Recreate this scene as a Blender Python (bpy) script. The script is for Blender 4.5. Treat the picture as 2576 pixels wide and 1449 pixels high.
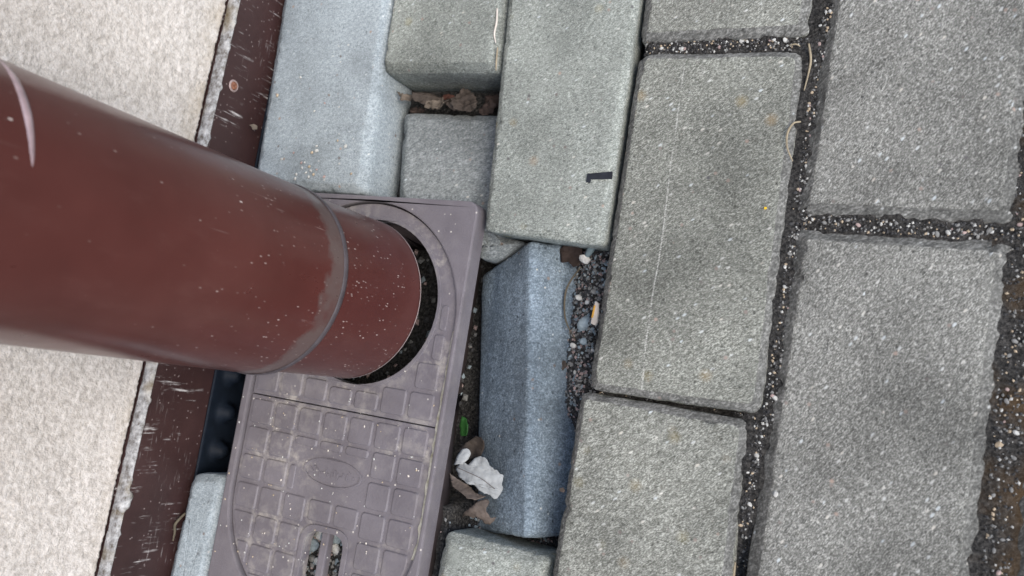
import bpy, bmesh, math, random
from mathutils import Vector, Matrix, noise, geometry
R = math.radians
for o in list(bpy.data.objects): bpy.data.objects.remove(o)
scn = bpy.context.scene
col = scn.collection

# ------------------------------------------------------------------ camera
cd = bpy.data.cameras.new('camera'); cam = bpy.data.objects.new('camera', cd); col.objects.link(cam)
cam.matrix_world = Matrix(((0.893518, -0.092275, 0.439444, 0.0), (0.155496, 0.981689, -0.110031, 0.0),
                           (-0.421244, 0.166647, 0.891506, 0.48), (0, 0, 0, 1)))
cd.sensor_fit = 'HORIZONTAL'; cd.sensor_width = 36; cd.lens = 30.3
cd.clip_start = .01; cd.clip_end = 400
cd.dof.use_dof = True; cd.dof.focus_distance = .53; cd.dof.aperture_fstop = 10.0
scn.camera = cam

# ------------------------------------------------------------------ sky, sun, exposure
SUN_EL, SUN_AZ = R(47), R(-8)          # azimuth measured from +x towards +y
w = bpy.data.worlds.new('World'); scn.world = w; w.use_nodes = True
nt = w.node_tree; bg = nt.nodes['Background']
sky = nt.nodes.new('ShaderNodeTexSky'); sky.sky_type = 'NISHITA'; sky.sun_disc = False
sky.sun_elevation = SUN_EL; sky.sun_rotation = math.pi/2 - SUN_AZ
sky.air_density = 1.0; sky.dust_density = 1.6; sky.ozone_density = 1.0
nt.links.new(sky.outputs[0], bg.inputs[0]); bg.inputs[1].default_value = .145
ld = bpy.data.lights.new('sun', 'SUN'); ld.energy = 1.4; ld.angle = R(34); ld.color = (1, .92, .82)
sun = bpy.data.objects.new('sun', ld); col.objects.link(sun)
sd = Vector((math.cos(SUN_EL)*math.cos(SUN_AZ), math.cos(SUN_EL)*math.sin(SUN_AZ), math.sin(SUN_EL)))
sun.rotation_euler = sd.to_track_quat('Z', 'Y').to_euler(); sun.location = (2, 1, 3)
vs = scn.view_settings; vs.view_transform = 'Standard'; vs.look = 'None'; vs.gamma = 1; vs.exposure = 0.95
vs.use_curve_mapping = False
scn.render.engine = 'CYCLES'

# ------------------------------------------------------------------ node helpers
class MT:
    def __init__(s, name, rough=.8, spec=.3):
        s.m = bpy.data.materials.new(name); s.m.use_nodes = True; s.t = s.m.node_tree
        s.b = s.t.nodes['Principled BSDF']; s.b.inputs['Roughness'].default_value = rough
        s.b.inputs['Specular IOR Level'].default_value = spec
        s.pos = s.n('ShaderNodeNewGeometry').outputs['Position']
    def n(s, t, **k):
        x = s.t.nodes.new(t)
        for a, v in k.items(): setattr(x, a, v)
        return x
    def put(s, i, v):
        if isinstance(v, bpy.types.NodeSocket): s.t.links.new(v, i)
        elif isinstance(v, tuple) and len(v) == 3 and i.type == 'RGBA': i.default_value = (*v, 1)
        else: i.default_value = v
    def map(s, rot=(0,0,0), scale=(1,1,1), loc=(0,0,0), src=None, kind='POINT'):
        x = s.n('ShaderNodeMapping', vector_type=kind); s.put(x.inputs[0], src or s.pos)
        x.inputs[1].default_value = loc; x.inputs[2].default_value = rot; x.inputs[3].default_value = scale
        return x.outputs[0]
    def noise(s, scale, detail=2, rough=.5, v=None, dist=0):
        x = s.n('ShaderNodeTexNoise'); s.put(x.inputs['Vector'], v or s.pos)
        x.inputs['Scale'].default_value = scale; x.inputs['Detail'].default_value = detail
        x.inputs['Roughness'].default_value = rough; x.inputs['Distortion'].default_value = dist
        return x.outputs[0]
    def vor(s, scale, v=None, out='Distance', rnd=1):
        x = s.n('ShaderNodeTexVoronoi'); s.put(x.inputs['Vector'], v or s.pos)
        x.inputs['Scale'].default_value = scale; x.inputs['Randomness'].default_value = rnd
        return x.outputs['Distance'], x.outputs['Color']
    def ramp(s, f, stops, interp='LINEAR'):
        x = s.n('ShaderNodeValToRGB'); s.put(x.inputs[0], f); e = x.color_ramp.elements
        x.color_ramp.interpolation = interp
        while len(e) < len(stops): e.new(.5)
        for i, (p, c) in enumerate(stops):
            e[i].position = p; e[i].color = (*c, 1) if isinstance(c, tuple) else (c, c, c, 1)
        return x.outputs[0]
    def mr(s, f, a, b, c=0., d=1.):
        x = s.n('ShaderNodeMapRange'); s.put(x.inputs[0], f)
        for i, v in enumerate((a, b, c, d)): s.put(x.inputs[i+1], v)
        return x.outputs[0]
    def math(s, op, a, b=0., c=0.):
        x = s.n('ShaderNodeMath', operation=op); s.put(x.inputs[0], a); s.put(x.inputs[1], b); s.put(x.inputs[2], c); return x.outputs[0]
    def mix(s, f, a, b, mode='MIX'):
        x = s.n('ShaderNodeMix', data_type='RGBA', blend_type=mode)
        s.put(x.inputs[0], f); s.put(x.inputs[6], a); s.put(x.inputs[7], b); return x.outputs[2]
    def sep(s, v=None):
        x = s.n('ShaderNodeSeparateXYZ'); s.put(x.inputs[0], v or s.pos); return x.outputs
    def bump(s, h, dist, strength=1., prev=None):
        x = s.n('ShaderNodeBump'); x.inputs['Strength'].default_value = strength; x.inputs['Distance'].default_value = dist
        s.put(x.inputs['Height'], h)
        if prev: s.put(x.inputs['Normal'], prev)
        return x.outputs[0]
    def col(s, c): s.put(s.b.inputs['Base Color'], c); return s
    def nrm(s, c): s.put(s.b.inputs['Normal'], c); return s
    def rough(s, c): s.put(s.b.inputs['Roughness'], c); return s

def concrete(name, dark, mid, light, rot=35, speck=.5, lichen=0., stretch=.55, fine=620, scratch=False, bumpd=.0006, blot=1.):
    m = MT(name, .86, .25)
    v = m.map(rot=(0, 0, R(rot)), scale=(1/stretch, 1, 1), kind='TEXTURE')
    n1 = m.noise(fine, 3, .68, v); n3 = m.noise(fine*.38, 2, .6, v)
    s = m.math('ADD', m.math('MULTIPLY', n1, .68), m.math('MULTIPLY', n3, .32))
    c = m.ramp(s, [(.35, dark), (.5, mid), (.65, light)])
    d, rc = m.vor(470, v); rs = m.sep(rc)
    pick = m.math('MULTIPLY', m.math('GREATER_THAN', rs[0], 1-.11*speck*2), m.mr(d, .42, .2))
    c = m.mix(m.math('MULTIPLY', pick, .6), c, m.mix(rs[1], (.62, .58, .5), (.58, .64, .66)))
    d2, rc2 = m.vor(260, m.map(loc=(3, 1, 2))); r2 = m.sep(rc2)
    c = m.mix(m.math('MULTIPLY', m.math('GREATER_THAN', r2[0], .975), m.mr(d2, .38, .15)), c, m.mix(r2[1], (.1, .1, .1), (.36, .28, .23)))
    n2 = m.noise(16, 4, .6); c = m.mix(1., c, m.ramp(n2, [(.3, .74), (.5, 1.), (.72, 1.22)]), 'MULTIPLY')
    nb_ = m.noise(8.5, 5, .62, m.map(loc=(5, 2, 1))); c = m.mix(blot, c, m.mix(1., c, m.ramp(nb_, [(.34, .70), (.48, .97), (.66, 1.2)]), 'MULTIPLY'))
    dp, rp = m.vor(330, m.map(loc=(8, 1, 4))); rps = m.sep(rp); pit = m.math('MULTIPLY', m.math('GREATER_THAN', rps[0], .9), m.mr(dp, .34, .16)); c = m.mix(m.math('MULTIPLY', pit, .55), c, dark)
    n4 = m.noise(55, 3, .6, m.map(loc=(1, 7, 3))); c = m.mix(m.mr(n4, .6, .75), c, m.mix(.6, c, mid))
    if lichen:
        dl, rl = m.vor(62, m.map(loc=(.3, .1, 0))); sl = m.sep(rl)
        k = m.math('MULTIPLY', m.math('GREATER_THAN', sl[0], .72), m.mr(m.math('ADD', dl, m.math('MULTIPLY', n1, .25)), .42, .2))
        c = m.mix(m.math('MULTIPLY', k, lichen), c, m.mix(sl[1], (.24, .2, .05), (.3, .19, .1)))
    if scratch:   # a pale scored line along the block
        p = m.sep(); wob = m.math('MULTIPLY', m.noise(18, 2), .004)
        x = m.math('ADD', m.math('SUBTRACT', p[0], wob), m.math('MULTIPLY', p[1], .004))
        ln = m.math('LESS_THAN', m.math('ABSOLUTE', m.math('ADD', x, .1475)), .00045)
        ln = m.math('MULTIPLY', ln, m.mr(m.noise(60, 3), .34, .56))
        c = m.mix(m.math('MULTIPLY', ln, m.mr(n1, .38, .6, .05, .6)), c, (.55, .55, .51))
    m.col(c)
    b = m.bump(m.math('SUBTRACT', m.math('ADD', s, m.math('MULTIPLY', pick, .25)), m.math('MULTIPLY', pit, .7)), bumpd, .9)
    return m.nrm(b).m

M = {}
M['con_blue'] = concrete('smooth_grey_concrete', (.165, .195, .205), (.285, .325, .34), (.42, .47, .485), rot=20, speck=.08, stretch=.75, fine=1100, bumpd=.0004, blot=.5)
M['con_mid'] = concrete('grey_green_concrete', (.105, .115, .10), (.235, .252, .225), (.45, .475, .43), rot=25, speck=.14, lichen=.5, stretch=.55, fine=1500)
M['con_row'] = concrete('weathered_concrete', (.06, .0615, .051), (.165, .17, .147), (.42, .43, .38), rot=35, speck=.2, lichen=.4, scratch=True, fine=1550, stretch=.5)
M['con_row2'] = concrete('weathered_concrete_plain', (.065, .066, .055), (.175, .179, .156), (.43, .44, .39), rot=38, speck=.2, lichen=.25, fine=1450, stretch=.5)
M['con_out'] = concrete('exposed_concrete', (.055, .0555, .049), (.165, .166, .15), (.44, .44, .405), rot=58, speck=.34, stretch=.5, fine=1500)
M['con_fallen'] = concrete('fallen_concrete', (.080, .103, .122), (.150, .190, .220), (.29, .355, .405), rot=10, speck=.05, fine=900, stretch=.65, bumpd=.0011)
M['con_sunk'] = concrete('sunken_concrete', (.10, .112, .112), (.185, .203, .20), (.33, .35, .345), rot=20, speck=.05, fine=1100, stretch=.6, bumpd=.0005)
M['con_edge'] = concrete('smooth_dark_arris', (.05, .05, .046), (.12, .12, .11), (.27, .27, .25), rot=40, speck=.1, fine=900, stretch=.5, bumpd=.0003)  # chamfer bands, darker and smoother than the block tops

def make_wall_mat():
    m = MT('beige_render', .92, .15)
    n = m.noise(300, 4, .6); c = m.ramp(n, [(.36, (.42, .39, .36)), (.5, (.53, .497, .463)), (.64, (.61, .578, .545))])
    n2 = m.noise(9, 3); c = m.mix(1., c, m.ramp(n2, [(.3, .9), (.7, 1.06)]), 'MULTIPLY')
    p = m.sep(); g = m.noise(40, 3)
    low = m.math('MULTIPLY', m.mr(p[2], .062, .046), m.mr(g, .42, .62))
    c = m.mix(m.math('MULTIPLY', low, .35), c, (.30, .24, .15))
    m.col(c); m.nrm(m.bump(m.noise(480, 3, .6), .0014, .8)); return m.m
M['wall'] = make_wall_mat()

def make_pipe_mat(name, band=None, sp=1.):
    m = MT(name, .36, .35)
    n = m.noise(22, 3, .55); c = m.ramp(n, [(.3, (.062, .0165, .0135)), (.7, (.080, .0235, .0195))])
    n2 = m.noise(60, 4, .7, m.map(scale=(1, 1, .4))); c = m.mix(m.mr(n2, .55, .8, 0, .14), c, (.16, .08, .07))
    p = m.sep()
    near = m.mr(p[2], .21, .10, .15, 1.) if band else m.mr(p[2], 0, 1, 1., 1.)
    v = m.map(scale=(1, 1, .45)); d, rc = m.vor(620, v); rs = m.sep(rc)
    k = m.math('MULTIPLY', m.math('GREATER_THAN', rs[0], .74), m.mr(d, .33, .12)); k = m.math('MULTIPLY', k, m.math('GREATER_THAN', near, rs[1]))
    clus = m.mr(m.noise(45, 2, .6, m.map(loc=(.5, .2, .1))), .42, .66)
    c = m.mix(m.math('MULTIPLY', m.math('MULTIPLY', k, clus), .75*sp), c, (.42, .34, .31))
    d3, rc3 = m.vor(140, m.map(scale=(1, 1, .5))); r3 = m.sep(rc3)      # a few bigger chips and short scratches
    k3 = m.math('MULTIPLY', m.math('GREATER_THAN', r3[0], .9), m.math('LESS_THAN', d3, .07)); k3 = m.math('MULTIPLY', k3, m.math('GREATER_THAN', near, r3[1]))
    c = m.mix(m.math('MULTIPLY', k3, .8), c, (.5, .44, .41))
    sc = m.noise(300, 2, .6, m.map(rot=(R(4), R(3), 0), scale=(1, 1, .035))); sm = m.mr(m.noise(30, 2, .6, m.map(loc=(4, 1, 2))), .55, .66)
    c = m.mix(m.math('MULTIPLY', m.math('MULTIPLY', m.mr(sc, .68, .74), sm), m.math('MULTIPLY', near, .5)), c, (.55, .45, .42))
    if band:
        edge = m.math('MULTIPLY', m.noise(90, 4, .65), .022)
        z = m.math('ADD', p[2], edge)
        bm_ = m.math('MULTIPLY', m.mr(z, .1205, .1155), m.mr(m.noise(34, 3, .6, m.map(loc=(2, 2, 2))), .28, .5))
        c = m.mix(m.math('MULTIPLY', bm_, .62), c, (.105, .088, .082))
    m.b.inputs['Coat Weight'].default_value = .2; m.b.inputs['Coat Roughness'].default_value = .18
    m.col(c); m.rough(m.mr(n2, .3, .8, .27, .4))
    m.nrm(m.bump(m.noise(26, 2), .0012, .5)); return m.m
M['pipe'] = make_pipe_mat('brown_pipe_paint', True)
M['pipe_low'] = make_pipe_mat('brown_pipe_paint_worn', False, 1.2)
def plain(name, c, rough=.7, spec=.3, var=.25, sc=120, bump=0.0002, c2=None):
    m = MT(name, rough, spec); n = m.noise(sc, 4, .6)
    a = tuple(x*(1-var) for x in c); b = c2 or tuple(min(1, x*(1+var)) for x in c)
    m.col(m.ramp(n, [(.3, a), (.7, b)])); m.nrm(m.bump(m.noise(sc*3, 3), bump, .6)); return m.m
M['edge_pale'] = plain('worn_metal_edge', (.34, .27, .26), .45, .5)
M['edge_dark'] = plain('dark_metal_edge', (.06, .05, .055), .4, .5)
M['bead'] = plain('crimp_painted_highlight', (.30, .22, .23), .25, .6)  # pale base colour paints the highlight onto the brown crimp

def make_flash():
    m = MT('dark_brown_paint', .42, .4)
    n = m.noise(18, 4, .6); c = m.ramp(n, [(.3, (.027, .013, .0125)), (.7, (.047, .024, .023))])
    v = m.map(scale=(1, .18, 1.6), rot=(R(8), 0, 0)); s1 = m.noise(330, 3, .6, v)
    patch = m.mr(m.noise(28, 3, .6), .5, .7)
    c = m.mix(m.math('MULTIPLY', m.math('MULTIPLY', m.mr(s1, .6, .72), patch), .5), c, (.5, .47, .46))
    s2 = m.noise(260, 3, .7, m.map(scale=(1, 1.6, .12))); p2 = m.mr(m.noise(40, 3, .6, m.map(loc=(1, 3, 2))), .5, .62)
    c = m.mix(m.math('MULTIPLY', m.math('MULTIPLY', m.mr(s2, .58, .68), p2), .75), c, (.6, .58, .57))
    d, rc = m.vor(420); rs = m.sep(rc)
    c = m.mix(m.math('MULTIPLY', m.math('GREATER_THAN', rs[0], .95), m.mr(d, .3, .15, 0, .6)), c, (.3, .25, .24))
    m.col(c); m.nrm(m.bump(m.noise(120, 3), .0006, .6)); return m.m
M['flash'] = make_flash()

def make_plate(name, dust):
    m = MT(name, .5, .4)
    n = m.noise(30, 4, .6); c = m.ramp(n, [(.3, (.118, .106, .115)), (.7, (.165, .151, .163))])
    n2 = m.noise(110, 4, .7); n3 = m.noise(17, 3, .6, m.map(loc=(3, 3, 3)))
    k = m.math('MULTIPLY', m.mr(n2, .46, .68), m.mr(n3, .4, .66)); c = m.mix(m.math('MULTIPLY', k, dust), c, (.42, .39, .34))
    d, rc = m.vor(430); rs = m.sep(rc)
    k2 = m.math('MULTIPLY', m.math('GREATER_THAN', rs[0], .96), m.mr(d, .34, .16)); k2 = m.math('MULTIPLY', k2, m.mr(m.noise(38, 2), .48, .6))
    c = m.mix(m.math('MULTIPLY', k2, .8), c, (.66, .62, .54))
    m.col(c); m.rough(m.mr(n2, .3, .7, .42, .6))
    m.nrm(m.bump(m.noise(700, 3, .6), .0005, .6)); return m.m
M['frame'] = make_plate('purple_grey_plastic_frame', .12)
M['skirt'] = plain('dark_brown_plastic', (.055, .043, .043), .55, .35, .35, 60)  # side faces of the cover, darker and browner than the frame
M['lid'] = make_plate('purple_grey_plastic_lid', .85)
M['pad'] = make_plate('purple_grey_plastic_pad', .42)
M['line'] = plain('dried_sediment', (.40, .37, .24), .9, .1, .4, 200, c2=(.62, .6, .52))

def make_soil():
    m = MT('damp_sand', .95, .15)
    n = m.noise(520, 4, .7); c = m.ramp(n, [(.35, (.010, .010, .010)), (.5, (.036, .035, .033)), (.64, (.075, .072, .067)), (.78, (.20, .19, .175))])
    n2 = m.noise(26, 3); c = m.mix(m.math('MULTIPLY', m.mr(n2, .45, .65, 0, .7), m.mr(m.sep()[0], .015, .03)), c, (.10, .062, .028))
    m.col(c); m.nrm(m.bump(n, .0018, 1.)); return m.m
M['soil'] = make_soil()
for k, c in {'g_white': (.46, .46, .43), 'g_blue': (.24, .29, .31), 'g_grey': (.2, .2, .19), 'g_dark': (.05, .05, .05), 'g_tan': (.42, .34, .24), 'g_pink': (.33, .25, .23)}.items():
    M[k] = plain('stone_'+k[2:], c, .8, .25, .25, 300)
M['leaf_white'] = plain('pale_dead_leaf', (.34, .355, .35), .8, .15, .28, 90, .0008)
M['leaf_brown'] = plain('brown_dead_leaf', (.058, .047, .039), .8, .15, .35, 150, .0004)
M['leaf_tan'] = plain('tan_dead_leaf', (.13, .108, .085), .8, .15, .3, 150, .0004)
M['leaf_dark'] = plain('dark_dead_leaf', (.05, .036, .03), .8, .15, .3, 150, .0004)
M['leaf_red'] = plain('red_brown_leaf', (.07, .03, .022), .75, .2, .3, 150, .0004)
M['leaf_edge'] = plain('pale_brown_leaf', (.12, .098, .083), .8, .15, .3, 150, .0004)
M['leaf_green'] = plain('green_leaf', (.022, .085, .018), .5, .4, .3, 90)
M['straw'] = plain('dry_straw', (.30, .25, .17), .7, .3, .25)
M['root'] = plain('dark_root', (.10, .085, .06), .8, .2, .25)
M['rubber'] = plain('black_rubber', (.018, .02, .026), .75, .2, .4)
M['membrane'] = plain('black_blue_plastic', (.006, .010, .017), .65, .18, .2)
M['rust'] = plain('rusty_steel', (.16, .06, .03), .75, .4, .4, 600, c2=(.30, .13, .08))
M['screw_ring'] = plain('chipped_rim', (.26, .2, .19), .6, .3, .3)
M['yellow'] = plain('yellow_flake', (.65, .42, .02), .7)
M['plastic_white'] = plain('dirty_white_plastic', (.55, .5, .44), .6, .3, .15)
M['plastic_orange'] = plain('orange_print', (.6, .33, .06), .6)
M['pvc'] = plain('grey_green_twig', (.12, .16, .17), .7)
def make_bead_mat():
    m = MT('crumbling_sealant', .9, .2)
    n = m.noise(170, 4, .7); c = m.ramp(n, [(.32, (.10, .085, .07)), (.5, (.30, .30, .30)), (.70, (.56, .56, .55))])
    n2 = m.noise(34, 3); c = m.mix(m.mr(n2, .55, .7, 0, .6), c, (.22, .17, .09))
    m.col(c); m.nrm(m.bump(n, .0015, 1.)); return m.m
M['sealant'] = make_bead_mat()

# ------------------------------------------------------------------ mesh helpers
def tag(o, label=None, cat=None, group=None, kind=None):
    for k, v in (('label', label), ('category', cat), ('group', group), ('kind', kind)):
        if v: o[k] = v
    return o
def link(o, parent=None):
    col.objects.link(o)
    if parent: o.parent = parent
    return o
def mesh(name, verts, faces, mat, parent=None, smooth=True, loc=(0,0,0)):
    me = bpy.data.meshes.new(name); me.from_pydata([tuple(v) for v in verts], [], faces); me.update()
    for m in (mat if isinstance(mat, list) else [mat]): me.materials.append(M[m])
    if smooth:
        for p in me.polygons: p.use_smooth = True
    o = bpy.data.objects.new(name, me); o.location = loc; return link(o, parent)
def from_bm(name, bm, mat, parent=None, smooth=True, loc=(0,0,0)):
    me = bpy.data.meshes.new(name); bmesh.ops.recalc_face_normals(bm, faces=bm.faces); bm.to_mesh(me); bm.free()
    me.materials.append(M[mat])
    for p in me.polygons: p.use_smooth = smooth
    o = bpy.data.objects.new(name, me); o.location = loc; return link(o, parent)
def empty(name, loc=(0,0,0)):
    o = bpy.data.objects.new(name, None); o.location = loc; o.empty_display_size = .02; return link(o)
def nz(x, y, z, s): return noise.noise(Vector((x*s, y*s, z*s)))
def fbm(x, y, z, s, o=3): return noise.fractal(Vector((x*s, y*s, z*s)), .6, 2.1, o)

def resample(poly, step, rad=.004, seg=4):
    """rounded-corner polygon, points every ~step"""
    pts = []; n = len(poly); P = [Vector(p) for p in poly]
    for i in range(n):
        a, b, c = P[i-1], P[i], P[(i+1) % n]; r = min(rad, (a-b).length*.4, (c-b).length*.4)
        p, q = b+(a-b).normalized()*r, b+(c-b).normalized()*r
        for k in range(seg+1):
            t = k/seg; pts.append((1-t)**2*p + 2*t*(1-t)*b + t*t*q)
    out = []
    for i in range(len(pts)):
        a, b = pts[i], pts[(i+1) % len(pts)]; m = max(1, int((b-a).length/step))
        for k in range(m): out.append(a.lerp(b, k/m))
    return out
def ccw(p):
    return p if sum(p[i-1][0]*p[i][1]-p[i][0]*p[i-1][1] for i in range(len(p))) > 0 else p[::-1]

def block(name, poly, ztop, mat, parent, seed=0, T=.06, ch=.006, chz=.0045, rad=.005, tilt=(0, 0), label=None, step=.003, wear=.75, edge=None):
    poly = ccw([tuple(p) for p in poly]); cx = sum(p[0] for p in poly)/len(poly); cy = sum(p[1] for p in poly)/len(poly)
    base = [Vector((p[0]-cx, p[1]-cy)) for p in poly]; nb = len(base)
    cnt = [max(1, int((base[(i+1) % nb]-base[i]).length/step)) for i in range(nb)]
    def outline(ins):
        Q = []
        for i in range(nb):
            a, b, c = base[i-1], base[i], base[(i+1) % nb]; d1, d2 = (b-a).normalized(), (c-b).normalized()
            n1, n2 = Vector((-d1.y, d1.x)), Vector((-d2.y, d2.x)); m = n1+n2; m *= ins/max(.35, 1+n1.dot(n2)); Q.append(b+m)
        out, nn = [], []
        for i in range(nb):
            a, b, c = Q[i-1], Q[i], Q[(i+1) % nb]; r = min(max(rad-ins*.4, .0015), (a-b).length*.4, (c-b).length*.4)
            p0, q0 = b+(a-b).normalized()*r, b+(c-b).normalized()*r
            for k in range(5): t = k/4; out.append((1-t)**2*p0+2*t*(1-t)*b+t*t*q0)
            c2 = Q[(i+2) % nb]; r2 = min(max(rad-ins*.4, .0015), (b-c).length*.4, (c2-c).length*.4); e = c+(b-c).normalized()*r2
            for k in range(1, cnt[i]): out.append(q0.lerp(e, k/cnt[i]))
        for i in range(len(out)):
            d = (out[(i+1) % len(out)]-out[i-1]).normalized(); nn.append(Vector((-d.y, d.x)))
        return out, nn
    n = len(outline(0)[0])
    rings = [(-T, .001), (-T*.55, .0003), (-chz*2.2, 0.), (-chz, .0003), (-chz*.86, ch*.12), (-chz*.5, ch*.5), (-chz*.14, ch*.86), (-chz*.03, ch*.98), (0, ch*1.2), (0, ch*1.8)]
    V = []
    for z, ins in rings:
        P, nr = outline(ins)
        for i in range(n):
            p = P[i]; X, Y = p.x+cx+seed*.37, p.y+cy
            e = (nz(X, Y, z, 300)*.0006+fbm(X, Y, z, 60)*.0006)*wear
            if z > -chz*1.5 and ins < ch: e += max(0, fbm(X, Y, 0, 110)-.3)*.0035*wear
            V.append((p.x+nr[i].x*e, p.y+nr[i].y*e, z+(fbm(X, Y, 5, 90)*.00035 - max(0, fbm(X, Y, 0, 110)-.3)*.002*(ins < ch))*wear*(z > -.02)))
    k = len(rings)
    last = [Vector(v) for v in V[(k-1)*n:]]
    for s in (.75, .5, .25):
        for p in last:
            X, Y = p.x*s+cx+seed*.37, p.y*s+cy
            V.append((p.x*s, p.y*s, fbm(X, Y, 5, 90)*.00035*wear)); 
    k += 3
    V.append((0, 0, 0)); F = []
    for r in range(k-1):
        for i in range(n):
            j = (i+1) % n; F.append((r*n+i, r*n+j, (r+1)*n+j, (r+1)*n+i))
    for i in range(n): F.append(((k-1)*n+i, (k-1)*n+(i+1) % n, k*n))
    F.append(tuple(range(n-1, -1, -1)))
    o = mesh(name, V, F, [mat, edge] if edge else mat, parent, True, (cx, cy, ztop)); o.rotation_euler = (tilt[0], tilt[1], 0)
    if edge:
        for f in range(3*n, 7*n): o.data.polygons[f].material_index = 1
    if label: o['label'] = label
    return o

def flat_shape(name, outer, holes, z0, z1, mat, parent, bevel=0, loc=(0,0,0), side_in=0., smooth=False):
    """a plate with holes, extruded from z1 (top) down to z0"""
    loops = [outer]+holes; polys = [[Vector((p[0], p[1], 0)) for p in l] for l in loops]
    tri = geometry.tessellate_polygon(polys); flat = [p for l in polys for p in l]; n = len(flat)
    V = [(p.x, p.y, z1) for p in flat]+[(p.x, p.y, z0) for p in flat]; F = []
    for a, b, c in tri:
        A, B, C = flat[a], flat[b], flat[c]
        if (B-A).cross(C-A).z < 0: a, c = c, a
        F.append((a, b, c)); F.append((n+c, n+b, n+a))
    s = 0
    for l in loops:
        for i in range(len(l)):
            j = (i+1) % len(l); F.append((s+i, n+s+i, n+s+j, s+j))
        s += len(l)
    bm = bmesh.new(); vs_ = [bm.verts.new(v) for v in V]
    for f in F:
        try: bm.faces.new([vs_[i] for i in f])
        except ValueError: pass
    bmesh.ops.recalc_face_normals(bm, faces=bm.faces)
    if bevel:
        es = [e for e in bm.edges if all(abs(v.co.z-z1) < 1e-7 for v in e.verts) and len(e.link_faces) == 2 and abs(e.link_faces[0].normal.z-e.link_faces[1].normal.z) > .5]
        bmesh.ops.bevel(bm, geom=es, offset=bevel, segments=2, affect='EDGES', profile=.6)
    return from_bm(name, bm, mat, parent, smooth, loc)

def tube(name, pts, r, mat, parent=None, seg=6, taper=None):
    V, F = [], []; pts = [Vector(p) for p in pts]; n = len(pts)
    for i, p in enumerate(pts):
        d = (pts[min(i+1, n-1)]-pts[max(i-1, 0)]).normalized(); u = d.orthogonal().normalized(); v_ = d.cross(u)
        rr = r*(taper(i/(n-1)) if taper else 1)
        for k in range(seg):
            a = 2*math.pi*k/seg; V.append(p+u*math.cos(a)*rr+v_*math.sin(a)*rr)
    for i in range(n-1):
        for k in range(seg): F.append((i*seg+k, i*seg+(k+1) % seg, (i+1)*seg+(k+1) % seg, (i+1)*seg+k))
    F.append(tuple(range(seg-1, -1, -1))); F.append(tuple((n-1)*seg+k for k in range(seg)))
    return mesh(name, V, F, mat, parent)
def smooth_path(pts, k=6):
    P = [Vector(p) for p in pts]; out = []
    for i in range(len(P)-1):
        a, b, c, d = P[max(i-1, 0)], P[i], P[i+1], P[min(i+2, len(P)-1)]
        for j in range(k):
            t = j/k; out.append(.5*((2*b)+(c-a)*t+(2*a-5*b+4*c-d)*t*t+(3*b-a-3*c+d)*t**3))
    return out+[P[-1]]

# ------------------------------------------------------------------ ground sheet (sand bed, gravel level, out to the horizon)
def sstep(a, b, x):
    t = min(1, max(0, (x-a)/(b-a))); return t*t*(3-2*t)
def ground_z(x, y):
    z = -.0042
    hole = sstep(-.172, -.180, x)
    side = -.044+.020*sstep(-.222, -.186, x)*sstep(-.03, .0, y)
    z = z*(1-hole)+side*hole
    z -= .012*math.exp(-((x+.08)/.008)**2)*sstep(-.045, -.075, y)+.012*math.exp(-((y-.003)/.004)**2)*sstep(-.19, -.16, x)*sstep(-.085, -.1, x)
    z += .004*sstep(.03, .04, x)*(1-sstep(.045, .05, x))*0
    if -.436 < x < -.262 and -.19 < y < .12: z = -.020 if y < -.08 else -.062
    if x < -.436 and y > -.1: z -= .03
    return z+fbm(x, y, 1, 70)*.0022+fbm(x, y, 2, 260)*.0011
def ground():
    xs = [-.50+.0035*i for i in range(int(.60/.0035))]; xs += [.16, .3, .5, .78]; ys = [-.80, -.5, -.3]+[-.22+.0035*i for i in range(int(.52/.0035))]+[.36, .5, .8]
    V = [(x, y, ground_z(x, y)) for y in ys for x in xs]; nx = len(xs); F = []
    for j in range(len(ys)-1):
        for i in range(nx-1): F.append((j*nx+i, j*nx+i+1, (j+1)*nx+i+1, (j+1)*nx+i))
    b = len(V); x0, x1, y0, y1 = xs[0], xs[-1], ys[0], ys[-1]; z = -.012; Bq = 60
    V += [(x0, y0, z), (x1, y0, z), (x1, y1, z), (x0, y1, z), (-Bq, -Bq, z), (Bq, -Bq, z), (Bq, Bq, z), (-Bq, Bq, z)]
    for i in range(4): F.append((b+4+i, b+4+(i+1) % 4, b+(i+1) % 4, b+i))
    return tag(mesh('ground', V, F, 'soil'), kind='structure')
ground()

# ------------------------------------------------------------------ pavement: every block its own piece
pav = tag(empty('pavement', (0, 0, 0)), 'grey concrete block pavement laid along the house wall', None, None, 'structure')
B = lambda *a, **k: block('paving_block', *a, parent=pav, **k)
B([(-.4745, .335), (-.4655, .1155), (-.3625, .1150), (-.3735, .335)], 0, 'con_blue', seed=1, label='pale blue-grey block against the brown plinth board')
B([(-.4700, -.0985), (-.4375, -.0945), (-.4375, -.30), (-.4785, -.30)], 0, 'con_blue', seed=2, rad=.008, label='narrow cut pale block between plinth board and drain cover')
B([(-.3735, .41), (-.3690, .2050), (-.2745, .2035), (-.2790, .41)], 0, 'con_mid', seed=3, ch=.005, chz=.009, label='grey block above the gap full of dead leaves')
B([(-.3605, .1835), (-.2700, .1815), (-.2680, .0975), (-.2440, .0945), (-.2570, .0845), (-.2680, .0795), (-.2800, .0805), (-.2870, .1020), (-.3500, .1040)], -.025, 'con_sunk', seed=4, T=.045, rad=.006, wear=.5, label='sunken block with a broken corner under the drain cover')
B([(-.2775, .31), (-.2640, .0945), (-.1805, .0905), (-.1815, .31)], 0, 'con_mid', seed=5, T=.026, ch=.004, chz=.003, label='grey-green block with a short black strip and yellow lichen spots')
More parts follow.
